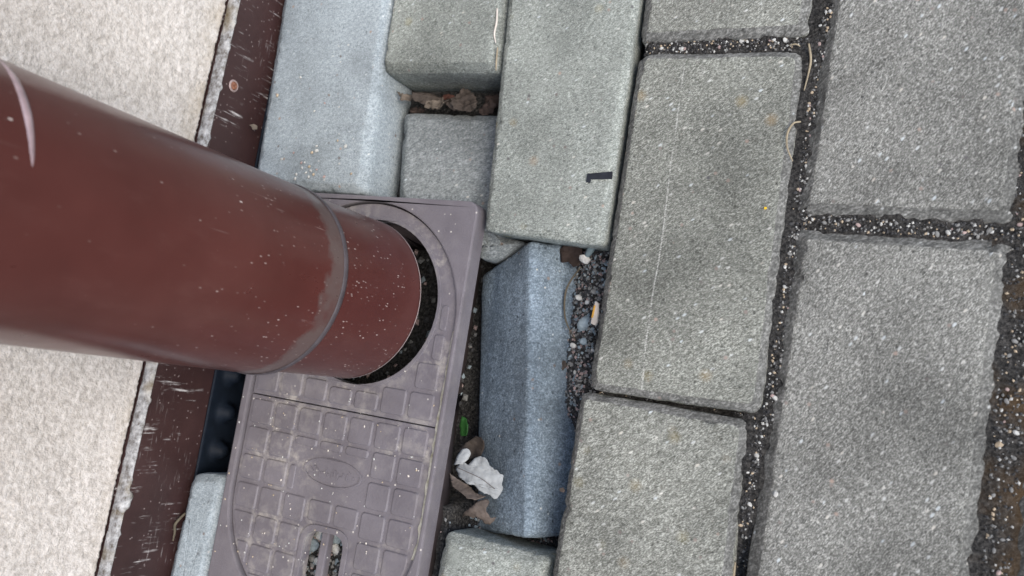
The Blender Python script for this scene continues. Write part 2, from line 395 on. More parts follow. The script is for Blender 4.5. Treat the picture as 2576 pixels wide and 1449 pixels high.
B([(-.2605, -.0955), (-.1875, -.0965), (-.1885, -.30), (-.2670, -.30)], -.006, 'con_mid', seed=6, rad=.006)
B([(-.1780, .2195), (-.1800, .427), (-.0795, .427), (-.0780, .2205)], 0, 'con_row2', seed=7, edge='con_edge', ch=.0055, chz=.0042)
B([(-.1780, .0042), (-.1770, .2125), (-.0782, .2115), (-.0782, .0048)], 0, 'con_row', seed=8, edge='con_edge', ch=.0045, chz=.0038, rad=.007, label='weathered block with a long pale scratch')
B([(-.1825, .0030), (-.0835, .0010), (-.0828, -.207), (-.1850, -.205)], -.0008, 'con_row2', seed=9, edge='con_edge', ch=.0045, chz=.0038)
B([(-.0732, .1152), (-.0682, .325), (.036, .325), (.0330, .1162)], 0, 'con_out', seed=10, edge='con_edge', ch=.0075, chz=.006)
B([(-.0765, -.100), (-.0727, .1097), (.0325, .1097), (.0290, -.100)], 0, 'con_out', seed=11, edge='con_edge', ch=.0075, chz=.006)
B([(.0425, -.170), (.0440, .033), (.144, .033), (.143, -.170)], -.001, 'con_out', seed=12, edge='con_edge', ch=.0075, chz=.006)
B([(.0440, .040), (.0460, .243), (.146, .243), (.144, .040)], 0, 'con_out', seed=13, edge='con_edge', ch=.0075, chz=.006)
# the same bond carried on round the photographed patch
proto = block('paving_block', [(-.049, -.1), (.049, -.1), (.049, .1), (-.049, .1)], 0, 'con_out', pav, 20, step=.02, wear=.6); used = False
def more(x, y):
    global used
    o = proto if not used else link(proto.copy(), pav); used = True
    o.location = (x, y, random.uniform(-.001, .001)); o.rotation_euler = (0, 0, random.uniform(-.008, .008))
random.seed(4)
for i in range(6):
    x = .199+.1035*i
    for j in range(-3, 4): more(x, .21*j+(.1 if i % 2 else 0))
for x, ys in ((.095, (.346, .556, -.276, -.486)), (-.018, (.432, .642, -.208, -.418)), (-.129, (.534, -.312, -.522)), (-.229, (.417, .627, -.405, -.615)), (-.326, (.517, )), (-.424, (.442, .652)), (-.325, (-.29, -.5)), (-.427, (-.405, -.615))):
    for y in ys: more(x, y)

def fallen_block():
    A, Bq = Vector((-.2345, .0935, -.012)), Vector((-.2070, -.0900, -.012)); C, D = Vector((-.2850, .0720, -.046)), Vector((-.2590, -.0985, -.046))
    v = Vector((.058, .009, -.081)); bm = bmesh.new()
    q = [bm.verts.new(p) for p in (A, Bq, D, C, A+v, Bq+v, D+v, C+v)]
    for f in ((0, 3, 2, 1), (4, 5, 6, 7), (0, 1, 5, 4), (3, 7, 6, 2), (0, 4, 7, 3), (1, 2, 6, 5)): bm.faces.new([q[i] for i in f])
    bmesh.ops.recalc_face_normals(bm, faces=bm.faces)
    bmesh.ops.bevel(bm, geom=list(bm.edges), offset=.0036, segments=3, affect='EDGES', profile=.5)
    for _ in range(2): bmesh.ops.subdivide_edges(bm, edges=[e for e in bm.edges if e.calc_length() > .004], cuts=3, use_grid_fill=True)
    bm.normal_update()
    for p in bm.verts:
        p.co += p.normal*(fbm(*p.co, 90)*.0007+fbm(*p.co, 300)*.0004)
    o = from_bm('paving_block', bm, 'con_fallen', pav); o['label'] = 'block fallen on its edge into the hole beside the drain cover'
fallen_block()

# ------------------------------------------------------------------ house wall, plinth board, membrane
WX = -.485
def house_wall():
    root = tag(empty('house_wall', (WX-.1, 0, .04)), 'beige roughcast house wall behind the brown downpipe', 'wall')
    ys = [-1.6, -.9, -.45]+[-.24+.0017*i for i in range(int(.56/.0017))]+[.34, .5, .9, 1.6]
    zb = lambda y: .046-.030*max(-.3, min(.3, y))
    zs = [0, .0008]+[.002+.0017*i for i in range(int(.20/.0017))]+[.23, .3, .5, .9, 1.5, 2.6]
    V, F = [], []; nx = len(ys)
    for k, dz in enumerate(zs):
        for y in ys:
            z = zb(y)+dz if dz < .25 else .04+dz
            fine = -.25 < y < .33 and dz < .22
            d = (fbm(y*1.35, z*.8, 3, 520, 2)*.0010+fbm(y, z*1.0, 8, 230, 2)*.0004+fbm(y, z, 4, 20, 2)*.0007) if fine else 0
            if k == 0: d = -.010
            V.append((WX+d-(WX-.1), y, z-.04))
    for k in range(len(zs)-1):
        for i in range(nx-1): F.append((k*nx+i, k*nx+i+1, (k+1)*nx+i+1, (k+1)*nx+i))
    mesh('render_coat', V, F, 'wall', root)
    # masonry behind
    V = [(x, y, z) for x in (-.15, .085) for y in (-1.6, 1.6) for z in (-.22, 2.56)]
    mesh('masonry', V, [(0, 1, 3, 2), (4, 6, 7, 5), (0, 4, 5, 1), (2, 3, 7, 6), (0, 2, 6, 4), (1, 5, 7, 3)], 'g_grey', root, False)
house_wall()

PX = -.476
def plinth():
    root = tag(empty('plinth_board', (PX, 0, 0)), 'dark brown painted plinth board with a rusty screw along the wall foot', 'plinth board')
    ys = [-1.6, -.6]+[-.30+.004*i for i in range(160)]+[.5, 1.6]
    top = lambda y: .044-.030*max(-.3, min(.3, y))
    V, F = [], []; prof = []
    for y in ys:
        t = top(y); e = fbm(y, 0, 0, 40)*.0005
        for x, z in ((-.013, -.012), (0, -.012), (e*.5, t-.022), (e, t-.0012), (-.0012, t+e), (-.013, t+e)): V.append((x, y, z))
    for j in range(len(ys)-1):
        for k in range(6): F.append((j*6+k, j*6+(k+1) % 6, (j+1)*6+(k+1) % 6, (j+1)*6+k))
    mesh('board', V, F, 'flash', root, False)
    # crumbling sealant on the ledge, spilling over the front in places
    ys = [-.30+.0016*i for i in range(400)]; V, F = [], []
    for y in ys:
        t = top(y); a = max(0, fbm(y, 3, 0, 30)-.34)*.014+max(0, fbm(y, 9, 0, 90)-.25)*.003; h_ = .0006+abs(fbm(y, 5, 0, 60))*.0014
        sx = .0016+fbm(y, 1, 0, 120)*.0012
        V += [(-.0110, y, t-.0006), (-.0078, y, t-.0001+h_), (-.004+sx*.5, y, t+h_*.8), (-.0005+sx*.3, y, t+.0009), (.0009, y, t-.0006-a*.4), (.0010, y, t-.001-a), (-.0005, y, t-.0016-a)]
    for j in range(len(ys)-1):
        for k in range(6): F.append((j*7+k, (j+1)*7+k, (j+1)*7+k+1, j*7+k+1))
    mesh('sealant_bead', V, F, 'sealant', root)
    # screw in a chipped countersink
    for y, z in ((.184, .0255), (-.33, .03)):
        V, F = [], []; n = 24
        for r, x in ((.0046, .0003), (.0042, .0011), (.0034, .0012), (.0031, .0002), (.0, .0002)):
            for k in range(n): a = 2*math.pi*k/n; V.append((x, r*math.cos(a), r*math.sin(a)))
        for s in range(4):
            for k in range(n): F.append((s*n+k, s*n+(k+1) % n, (s+1)*n+(k+1) % n, (s+1)*n+k))
        s = mesh('screw_cup', V, F, 'screw_ring', root, True, (0, y, z))
        V, F = [], []
        for r, x in ((.0030, .0003), (.0029, .0011), (.0022, .0016), (.0012, .0017)):
            for k in range(n): a = 2*math.pi*k/n; q = (.45 if r < .002 and k % 6 < 3 else 1); V.append((x, r*q*math.cos(a), r*q*math.sin(a)))
        c = len(V); V.append((.0007, 0, 0))
        for s_ in range(3):
            for k in range(n): F.append((s_*n+k, s_*n+(k+1) % n, (s_+1)*n+(k+1) % n, (s_+1)*n+k))
        for k in range(n): F.append((3*n+k, 3*n+(k+1) % n, c))
        mesh('screw_head', V, F, 'rust', s, True)
plinth()

def membrane():
    X = -.474; ys = [-.30+.0025*i for i in range(200)]; zs = [-.10+.0025*i for i in range(37)]; V, F = [], []
    for z in zs:
        for y in ys:
            d = 0
            for cz in (-.027, -.054, -.081):
                off = 0
                k = round((y+.026-off)/.0285); r = math.hypot(y-(-.026+off+k*.0285), z-cz)
                d = max(d, .009*(1-sstep(.0035, .0085, r)))
            V.append((d, y, z))
    nx = len(ys)
    for j in range(len(zs)-1):
        for i in range(nx-1): F.append((j*nx+i, j*nx+i+1, (j+1)*nx+i+1, (j+1)*nx+i))
    o = mesh('dimple_membrane', V, F, 'membrane', None, True, (X, 0, 0))
    md = o.modifiers.new('thickness', 'SOLIDIFY'); md.thickness = .001; md.offset = -1
    tag(o, 'black dimpled drainage membrane below the plinth board', 'membrane')
membrane()

# ------------------------------------------------------------------ gully with its cover
def arc(cx, cy, r, a0, a1, n): return [(cx+r*math.cos(R(a0+(a1-a0)*k/n)), cy+r*math.sin(R(a0+(a1-a0)*k/n))) for k in range(n+1)]
LCX, LR, LT, LB = -.3505, .0780, .0310, -.1000      # lid: stadium
def stadium(r, top=LT, bot=LB): return arc(LCX, top, r, 0, 180, 48)+arc(LCX, bot, r, 180, 360, 48)
def gully():
    root = tag(empty('gully_cover', (0, 0, 0)), 'purple-grey plastic drain gully cover with a square-pad grid under the downpipe', 'drain cover')
    X0, X1, Y0, Y1 = -.4345, -.2690, -.186, .1130
    outer = [tuple(p) for p in resample([(X0, Y0), (X1, Y0), (X1, Y1), (X0, Y1)], .02, .009, 8)]
    flat_shape('frame', outer, [stadium(LR)[::-1]], -.012, .0015, 'frame', root, bevel=.0012)
    n = len(outer); V, F = [], []; c = (LCX, -.036)
    for z, s in ((-.0115, .0002), (-.013, .0008), (-1, .0020), (-2, .020), (-.075, .026)):
        for p in outer:
            low = -.014-.016*sstep(.0, -.11, p[1]); zz = z if z > -.5 else (low if z > -1.5 else low-.001)
            V.append((p[0]-math.copysign(s, p[0]-c[0]), p[1]-math.copysign(s, p[1]-c[1]), zz))
    for r in range(4):
        for k in range(n): F.append((r*n+k, (r+1)*n+k, (r+1)*n+(k+1) % n, r*n+(k+1) % n))
    mesh('skirt', V, F, 'skirt', root)
    # lid in two halves, split by the seam
    SY = -.0345; g = .0009; r = LR-g; HC = (-.3449, .0403); HR = .0562
    up = [(LCX+r, SY+.0003)]+arc(LCX, LT, r, 0, 180, 48)+[(LCX-r, SY+.0003)]
    lidu = flat_shape('lid_ring', up, [arc(*HC, HR, 0, 360, 64)[:-1][::-1]], -.009, -.0016, 'lid', root, bevel=.0006)
    lo = [(LCX-r, SY-.0003)]+arc(LCX, LB, r, 180, 360, 48)+[(LCX+r, SY-.0003)]
    slot = [tuple(p) for p in resample([(-.3600, -.1650), (-.3285, -.1650), (-.3285, -.1145), (-.3600, -.1155)], .004, .010, 8)]
    lidl = flat_shape('lid', lo, [slot[::-1]], -.009, -.0016, 'lid', root, bevel=.0006)
    lip = [tuple(p) for p in resample([(-.3640, -.1690), (-.3245, -.1690), (-.3245, -.1105), (-.3640, -.1115)], .004, .013, 8)]
    flat_shape('slot_lip', lip, [slot[::-1]], -.0017, -.0006, 'pad', lidl, bevel=.0004)
    flat_shape('handle_bar', [(-.3485, -.1655), (-.3425, -.1655), (-.3425, -.1150), (-.3485, -.1150)], [], -.009, -.0030, 'frame', lidl, bevel=.0010)
    # ring lip around the pipe hole
    flat_shape('hole_lip', arc(*HC, HR+.0026, 0, 360, 64)[:-1], [arc(*HC, HR, 0, 360, 64)[:-1][::-1]], -.0017, -.0009, 'pad', lidu, bevel=.0003)
    # pads
    clip = stadium(LR-.0030)
    def clip_poly(poly):
        m = len(clip)
        for i in range(m):
            a, b = Vector(clip[i]), Vector(clip[(i+1) % m]); e = b-a
            if e.length < 1e-6: continue
            ins = lambda p: e.x*(p[1]-a.y)-e.y*(p[0]-a.x) >= 0
            out = []
            for k in range(len(poly)):
                p, q = poly[k-1], poly[k]; ip, iq = ins(p), ins(q)
                if ip != iq:
                    dp = e.x*(p[1]-a.y)-e.y*(p[0]-a.x); dq = e.x*(q[1]-a.y)-e.y*(q[0]-a.x); t = dp/(dp-dq)
                    out.append((p[0]+(q[0]-p[0])*t, p[1]+(q[1]-p[1])*t))
                if iq: out.append(q)
            poly = out
            if len(poly) < 3: return []
        return poly
    def cut(rects, f):
        res = []
        for (a, b, c_, d) in rects:      # x0,x1,y0,y1
            if b <= f[0] or a >= f[1] or d <= f[2] or c_ >= f[3]: res.append((a, b, c_, d)); continue
            cand = [(a, f[0], c_, d), (f[1], b, c_, d), (a, b, c_, f[2]), (a, b, f[3], d)]
            cand = [q for q in cand if q[1]-q[0] > .004 and q[3]-q[2] > .004]
            if cand: res.append(max(cand, key=lambda q: (q[1]-q[0])*(q[3]-q[2])))
        return res
    def pad(rect, parent):
        a, b, c_, d = rect; poly = clip_poly([(a, c_), (b, c_), (b, d), (a, d)])
        if len(poly) < 3: return
        q = [poly[0]]
        for p in poly[1:]:
            if (Vector(p)-Vector(q[-1])).length > .0012: q.append(p)
        if (Vector(q[0])-Vector(q[-1])).length < .0012: q.pop()
        if len(q) < 3: return
        ar = abs(sum(q[i-1][0]*q[i][1]-q[i][0]*q[i-1][1] for i in range(len(q))))/2
        if ar < 2.2e-5: return
        P = resample(ccw(q), .05, .0024, 3); cx = sum(p.x for p in P)/len(P); cy = sum(p.y for p in P)/len(P); m = len(P); V, F = [], []
        for s, z in ((0, -.0016), (.0006, -.0009), (.0011, -.00065)):
            for p in P:
                L = math.hypot(p.x-cx, p.y-cy); k = 1-s/L; V.append(((p.x-cx)*k, (p.y-cy)*k, z))
        for r_ in range(2):
            for i in range(m): F.append((r_*m+i, r_*m+(i+1) % m, (r_+1)*m+(i+1) % m, (r_+1)*m+i))
        F.append(tuple(2*m+i for i in range(m)))
        mesh('pad', V, F, 'pad', parent, False, (cx, cy, 0))
    cols = [(-.4250+.0212*i, -.4250+.0212*i+.0186) for i in range(7)]
    emb = (-.3775, -.3180, -.0905, -.0625); sl = (-.3650, -.3235, -.20, -.1095)
    for j in range(7):
        y1 = -.0375-.0194*j
        for a, b in cols:
            for q in cut(cut([(a, b, y1-.0170, y1)], emb), sl): pad(q, lidl)
    for j in range(4):
        y0 = -.0312+.0194*j
        for i, (a, b) in enumerate(cols):
            y1 = y0+.0170
            if i == 6:
                yy = min(max(HC[1], y0), y1); s = HR+.0040; dx = s*s-(yy-HC[1])**2
                a2 = max(a, HC[0]+math.sqrt(dx)) if dx > 0 else a
                if b-a2 > .004: pad((a2, b, y0, y1), lidu)
            else:
                xx = min(max(HC[0], a), b); s = HR+.0040; dy = s*s-(xx-HC[0])**2
                if dy > 0: y1 = min(y1, HC[1]-math.sqrt(dy))
                if y1-y0 > .004: pad((a, b, y0, y1), lidu)
    # worn moulded emblem: an oval with illegible relief
    ex, ey, a_, b_ = -.3475, -.0765, .0240, .0092
    ov = lambda k: [(ex+a_*k*math.cos(t*math.pi/24)+.02*b_*math.sin(t), ey+b_*k*math.sin(t*math.pi/24)-.10*a_*k*math.cos(t*math.pi/24)*0) for t in range(48)]
    e = flat_shape('emblem', ov(1), [ov(.93)[::-1]], -.0017, -.0009, 'pad', lidl, bevel=.0002)
    random.seed(11)
    V, F = [], []
    def stroke(x, y, l, w_, a):
        c, s = math.cos(a), math.sin(a); b0 = len(V)
        for z in (-.0017, -.0010):
            for dx, dy in ((-l, -w_), (l, -w_), (l, w_), (-l, w_)): V.append((x+dx*c-dy*s, y+dx*s+dy*c, z))
        for f in ((4, 5, 6, 7), (0, 1, 5, 4), (1, 2, 6, 5), (2, 3, 7, 6), (3, 0, 4, 7)): F.append(tuple(b0+i for i in f))
    for k in range(15):
        stroke(ex-.017+.0024*k+random.uniform(-.0006, .0006), ey+random.uniform(-.0032, .0028), random.uniform(.001, .0022), .0004, random.choice((R(90), R(90), R(20), R(-40), 0)))
    mesh('relief', V, F, 'pad', e, False)
    # sediment caked in the gap along the outer side of the lid
    V, F = [], []; m = 70
    for k in range(m):
        y = .028-.0021*k; x = LCX+LR
        if y < LB: x = LCX+math.sqrt(max(0, LR*LR-(y-LB)**2))
        wd = max(.0001, (.0009+fbm(y, 0, 0, 120)*.0010)*sstep(.03, -.03, y)); V += [(x-.0014-wd, y, -.0008+fbm(y, 2, 0, 200)*.0004), (x-.0001, y, .0002)]
    for k in range(m-1): F.append((2*k, 2*k+1, 2*k+3, 2*k+2))
    mesh('sediment', V, F, 'line', root)
gully()

# ------------------------------------------------------------------ downpipe
def ring_tube(name, cx, cy, prof, mat, parent, n=72, lean=(0, 0), wob=0):
    """prof: list of (r, z); closed wall when the last point returns inside"""
    V, F = [], []
    for r, z in prof:
        for k in range(n):
            a = 2*math.pi*k/n; rr = r+wob*math.sin(3*a+z*9)
            V.append((cx+lean[0]*z+rr*math.cos(a), cy+lean[1]*z+rr*math.sin(a), z))
    for s in range(len(prof)-1):
        for k in range(n): F.append((s*n+k, s*n+(k+1) % n, (s+1)*n+(k+1) % n, (s+1)*n+k))
    return mesh(name, V, F, mat, parent)
def downpipe():
    root = tag(empty('downpipe', (0, 0, 0)), 'reddish brown metal rainwater downpipe ending over the drain cover', 'pipe')
    ux, uy, ur = -.3508, .0395, .0566
    ring_tube('upper_pipe', ux, uy, [(ur-.0012, .0930), (ur-.0004, .0918), (ur, .0926), (ur, .0945)]+[(ur, .1+.01*k) for k in range(0, 40)]+[(ur, 2.5), (ur-.0012, 2.5), (ur-.0012, .0930)], 'pipe', root, wob=.0003)
    ring_tube('pipe_edge', ux, uy, [(ur+.0002, .0945), (ur+.0008, .0936), (ur+.0008, .0918), (ur+.0003, .0906), (ur-.0018, .0904), (ur-.0018, .0925)], 'edge_dark', root, wob=.0003)
    lr = .0540; lx, ly = -.3484, .0409
    ring_tube('lower_pipe', lx, ly, [(lr-.0012, .0115)]+[(lr-.0002, .0112), (lr, .0120)]+[(lr, .014+.01*k) for k in range(10)]+[(lr-.0012, .106), (lr-.0012, .0115)], 'pipe_low', root, lean=(-.010, -.016))
    ring_tube('pipe_edge', lx, ly, [(lr+.0001, .0116), (lr+.0002, .0109), (lr-.0004, .0104), (lr-.0014, .0106)], 'edge_pale', root, lean=(-.010, -.016))
    # raised crimp on the upper length
    V, F = [], []; m = 60; s = 8
    for k in range(m+1):
        t = k/m; a = R(-2+76*t); f = math.sin(math.pi*min(1, .12+.88*t))**.5*(.35+.65*min(1, t*2.2)); rr = .0021*max(.12, f); z = .282+.002*math.sin(t*3)
        for j in range(s):
            b = 2*math.pi*j/s; q = ur-.0006+rr*.55*math.cos(b); V.append((ux+q*math.cos(a), uy+q*math.sin(a), z+rr*math.sin(b)))
    for k in range(m):
        for j in range(s): F.append((k*s+j, k*s+(j+1) % s, (k+1)*s+(j+1) % s, (k+1)*s+j))
    mesh('crimp', V, F, 'bead', root)
downpipe()

# ------------------------------------------------------------------ leaves
def leaf(name, outline, mat, label, cat='leaf', z=0., plane=(0, 0), curl=(0, 0, 0), crump=.0012, group=None, seed=0, thick=.00035, cells=.0022, jag=.0005):
    """outline in 0.1 mm; z at its centre, plane = slope (dz/dx, dz/dy), curl = quadratic (xx, xy, yy) per metre"""
    P = [Vector((x*1e-4, y*1e-4)) for x, y in outline]; c = sum(P, Vector((0, 0)))/len(P)
    L = ccw([(p.x-c.x, p.y-c.y) for p in P]); D = []
    for i in range(len(L)):
        a, b = Vector(L[i]), Vector(L[(i+1) % len(L)]); k = max(1, int((b-a).length/.0012))
        for t in range(k):
            p = a.lerp(b, t/k); e = fbm(p.x+seed, p.y, 0, 420)*jag; D.append((p.x+e, p.y+e))
    bm = bmesh.new(); polys = [[Vector((p[0], p[1], 0)) for p in D]]
    vs_ = [bm.verts.new(p) for p in polys[0]]
    for t in geometry.tessellate_polygon(polys):
        try: bm.faces.new([vs_[i] for i in t])
        except ValueError: pass
    for _ in range(4):
        es = [e for e in bm.edges if e.calc_length() > cells]
        if not es: break
        bmesh.ops.subdivide_edges(bm, edges=es, cuts=1); bmesh.ops.triangulate(bm, faces=[f for f in bm.faces if len(f.verts) > 3])
    for v in bm.verts:
        x, y = v.co.x, v.co.y
        v.co.z = plane[0]*x+plane[1]*y+curl[0]*x*x+curl[1]*x*y+curl[2]*y*y+fbm(x+seed, y, 1, 110)*crump
    o = from_bm(name, bm, mat, None, True, (c.x, c.y, z))
    md = o.modifiers.new('thickness', 'SOLIDIFY'); md.thickness = thick; md.offset = 0
    if label: tag(o, label, cat, group)
    return o
W = leaf('dead_leaf', [(-2681, -588), (-2640, -542), (-2591, -541), (-2567, -548), (-2524, -494), (-2483, -477), (-2439, -482), (-2409, -523), (-2358, -544), (-2303, -568), (-2305, -625), (-2296, -653), (-2328, -712), (-2352, -724), (-2374, -698), (-2416, -703), (-2454, -683), (-2494, -661), (-2546, -663), (-2593, -649), (-2641, -635)],
         'leaf_white', 'pale grey-white lobed dead leaf wedged beside the drain cover', z=-.016, plane=(.12, .05), curl=(-12, 0, -10), seed=1)
def sub(parent, *a, **k):
    o = leaf(*a, None, **k); l = o.location.copy(); o.parent = parent; o.location = l-parent.location; return o
vein = tube('vein', smooth_path([(-.2640, -.0575, -.0168), (-.2540, -.0590, -.0148), (-.2440, -.0610, -.0142), (-.2340, -.0655, -.0150)]), .00022, 'leaf_edge', None, 5); vein.parent = W; vein.location = -W.location
sub(W, 'curled_edge', [(-2701, -624), (-2660, -647), (-2613, -662), (-2565, -676), (-2536, -689), (-2488, -711), (-2416, -720), (-2472, -751), (-2526, -745), (-2591, -727), (-2659, -702), (-2694, -669)], 'leaf_edge', z=-.0205, plane=(0, -.35), curl=(0, 0, 60), seed=2)
sub(W, 'curled_lobe', [(-2686, -568), (-2666, -500), (-2637, -457), (-2598, -449), (-2575, -468), (-2586, -517), (-2612, -550)], 'leaf_white', z=-.0200, plane=(.1, -.1), curl=(-50, 0, 0), seed=3)
leaf('dead_leaf', [(-2697, -482), (-2654, -419), (-2582, -366), (-2528, -366), (-2498, -385), (-2507, -433), (-2521, -479), (-2567, -498), (-2617, -523), (-2655, -514)], 'leaf_brown', 'dark brown curled leaf just behind the pale lobed leaf', z=-.0285, plane=(.2, .1), curl=(40, 0, 50), seed=4)
leaf('dead_leaf', [(-2633, -910), (-2549, -839), (-2495, -798), (-2451, -751), (-2402, -730), (-2381, -745), (-2385, -805), (-2357, -841), (-2321, -826), (-2337, -856), (-2366, -884), (-2399, -891), (-2431, -860), (-2459, -851), (-2482, -869), (-2527, -861), (-2569, -874)], 'leaf_edge', 'ragged brown leaf arching over the end of the fallen block', z=-.018, plane=(.1, .5), curl=(-20, 0, -60), seed=5, crump=.002)
leaf('green_leaf', [(-2762, -323), (-2751, -256), (-2716, -267), (-2688, -311), (-2678, -350), (-2694, -385), (-2740, -389)], 'leaf_green', 'small green leaf in the dark gap beside the drain cover', z=-.034, plane=(.25, 0), curl=(60, 0, 0), seed=6, crump=.0006)
leaf('dead_leaf', [(-2216, 914), (-2170, 949), (-2096, 955), (-2035, 935), (-2033, 872), (-2040, 809), (-2087, 797), (-2127, 833), (-2184, 825)], 'leaf_dark', 'dark red-brown leaf at the end of the gravel strip', z=-.0275, plane=(.35, .05), curl=(20, 0, 20), seed=7)
leaf('dead_leaf', [(-2157, 170), (-2125, 205), (-2066, 205), (-2048, 169), (-2080, 137), (-2122, 139)], 'leaf_brown', 'small round brown leaf scrap on the gravel beside the fallen block', z=-.0325, plane=(.3, .1), seed=8)
clump = [([(-3632, 1967), (-3585, 1943), (-3517, 1943), (-3501, 1926), (-3534, 1916), (-3571, 1910), (-3584, 1901)], 'leaf_tan', -.0255, 'tan leaf scrap at the wall-side end of the leaf-filled gap'),
 ([(-3460, 1936), (-3420, 1962), (-3330, 1952), (-3264, 1948), (-3207, 1935), (-3212, 1900), (-3236, 1888), (-3320, 1890), (-3392, 1885), (-3446, 1900)], 'leaf_brown', -.0290, 'long dark brown curled leaf in the middle of the leaf-filled gap'),
 ([(-3385, 1893), (-3357, 1903), (-3297, 1893), (-3240, 1899), (-3192, 1857), (-3235, 1838), (-3309, 1844), (-3378, 1857)], 'leaf_tan', -.0250, 'palest tan leaf in the leaf-filled gap'),
 ([(-3135, 1935), (-3104, 1976), (-3082, 1970), (-3012, 1934), (-2990, 1908), (-2973, 1857), (-3021, 1832), (-3078, 1838), (-3116, 1851), (-3142, 1877)], 'leaf_brown', -.0265, 'broad greyish brown leaf standing in the leaf-filled gap'),
 ([(-3234, 1909), (-3206, 1932), (-3145, 1931), (-3130, 1889), (-3151, 1848), (-3193, 1860)], 'leaf_brown', -.0280, 'small grey-brown leaf between the pale and the broad leaf'),
 ([(-3541, 1950), (-3520, 1976), (-3484, 1982), (-3450, 1962), (-3462, 1946), (-3506, 1943)], 'leaf_brown', -.0330, 'rounded dark leaf next to the tan scrap in the gap'),
 ([(-2974, 1861), (-2927, 1889), (-2877, 1914), (-2840, 1880), (-2864, 1842), (-2934, 1832)], 'leaf_dark', -.0300, 'dark crumpled leaf at the far end of the leaf-filled gap'),
 ([(-3338, 1958), (-3315, 1971), (-3260, 1975), (-3202, 1955), (-3237, 1935), (-3300, 1940)], 'leaf_red', -.0320, 'reddish leaf at the back of the leaf-filled gap'),
 ([(-3600, 1900), (-3540, 1890), (-3440, 1870), (-3420, 1855), (-3500, 1850), (-3590, 1870)], 'leaf_dark', -.0360, 'dark reddish leaf deep under the tan scrap in the gap'),
 ([(-2960, 1960), (-2900, 1975), (-2830, 1960), (-2820, 1900), (-2880, 1890), (-2950, 1910)], 'leaf_dark', -.0370, 'blackened leaf deep in the far end of the gap')]
random.seed(3)
for i, (pl, mt, z, lb) in enumerate(clump):
    gx = sum(p[0] for p in pl)/len(pl); gy = sum(p[1] for p in pl)/len(pl); pl = [(gx+(x-gx)*1.18, gy+(y-gy)*1.3) for x, y in pl]; z += .003
    leaf('dead_leaf', pl, mt, lb, z=z, plane=(random.uniform(-.3, .3), random.uniform(-.7, .1)), curl=(random.uniform(-45, 45), random.uniform(-60, 60), random.uniform(-160, 60)), seed=20+i, crump=.0032, jag=.0014, group='dead leaves in the gap')

# ------------------------------------------------------------------ loose bits
def stone_mesh(name, r, seed, mat, sx=1., sz=.75):
    bm = bmesh.new(); bmesh.ops.create_icosphere(bm, subdivisions=2, radius=r)
    for v in bm.verts:
        v.co *= 1+nz(v.co.x+seed, v.co.y, v.co.z, .9/r)*.35; v.co.x *= sx; v.co.z *= sz
    me = bpy.data.meshes.new(name); bm.to_mesh(me); bm.free(); me.materials.append(M[mat])
    for p in me.polygons: p.use_smooth = False
    return me
SM = {}
for k in ('g_white', 'g_blue', 'g_grey', 'g_tan', 'g_pink'):
    SM[k] = [stone_mesh('pebble', .001, i*7+3, k, random.uniform(1, 1.5)) for i in range(3)]
def pebble(x, y, z, r, k, label, group=None, name='pebble'):
    o = bpy.data.objects.new(name, random.choice(SM[k])); link(o); o.scale = (r*1000,)*3
    o.location = (x, y, z); o.rotation_euler = (random.uniform(-.4, .4), random.uniform(-.4, .4), random.uniform(0, 6.28)); return tag(o, label, 'pebble', group)
random.seed(21)
for x, y, z, r, k, lb in ((-.0650, -.0350, .0005, .0012, 'g_white', 'single smooth white pebble lying on a weathered block'),
    (-.1999, .0849, -.0215, .0030, 'g_white', 'whitish stone at the end of the gravel strip below the twig'), (-.2014, .0302, -.0275, .0017, 'g_white', 'bright white chip in the gravel strip by the fallen block'),
    (-.1948, .0447, -.0250, .0042, 'g_blue', 'largest blue-grey stone in the gravel strip'), (-.2018, .0608, -.0265, .0020, 'g_white', 'elongated pale stone under the dark root loop'), (-.1938, .0334, -.0245, .0024, 'g_blue', 'blue-grey pebble below the largest gravel stone'),
    (.0345, .0080, -.0045, .0018, 'g_tan', 'yellowish tan pebble in the wide dark joint'), (-.0820, -.0545, -.0080, .0015, 'g_tan', 'orange-tan pebble in the narrow dark joint')):
    pebble(x, y, z, r, k, lb)
SM['g_dark'] = [stone_mesh('pebble', .001, i*5+2, 'g_dark', 1.2) for i in range(3)]
CN = {'g_dark': 'blackish', 'g_white': 'whitish', 'g_grey': 'grey', 'g_tan': 'tan', 'g_pink': 'pinkish', 'g_blue': 'blue-grey'}
def joint(label, group, n, fx, k=('g_white', 'g_white', 'g_grey', 'g_tan', 'g_pink', 'g_grey', 'g_grey', 'g_dark', 'g_white'), r=(.0005, .00105)):
    for _ in range(n):
        x, y = fx(); rr = random.uniform(*r)*random.choice((1, 1, .8, 1.2))
        kk = random.choice(k); pebble(x, y, ground_z(x, y)+rr*.35, rr, kk, label % CN[kk], group)
U = random.uniform
def j34():
    y = U(-.10, .24); return -.0745+.0045*y/.2-(.0035 if y < 0 else 0)+U(-.003, .003), y
joint('tiny %s stone in the long joint beside the scratched block', 'stones in the long joint', 64, j34)
joint('tiny %s stone in the short joint above the scratched block', 'stones in the joint above the scratched block', 22, lambda: (U(-.172, -.08), .2163+U(-.003, .003)))
joint('tiny %s stone in the short joint between the two exposed-aggregate blocks', 'stones in the joint between the outer blocks', 22, lambda: (U(-.068, .03), .1128+U(-.0032, .0032)))
joint('tiny %s stone in the wide dark joint with rusty sand', 'stones in the wide dark joint', 44, lambda: (.0375+U(-.005, .005), U(-.10, .18)))
joint('small %s stone of the gravel strip beside the fallen block', 'stones of the gravel strip', 60, lambda: (U(-.214, -.184), U(-.005, .088)), ('g_blue', 'g_grey', 'g_grey', 'g_white', 'g_dark', 'g_blue'), (.0007, .0014))
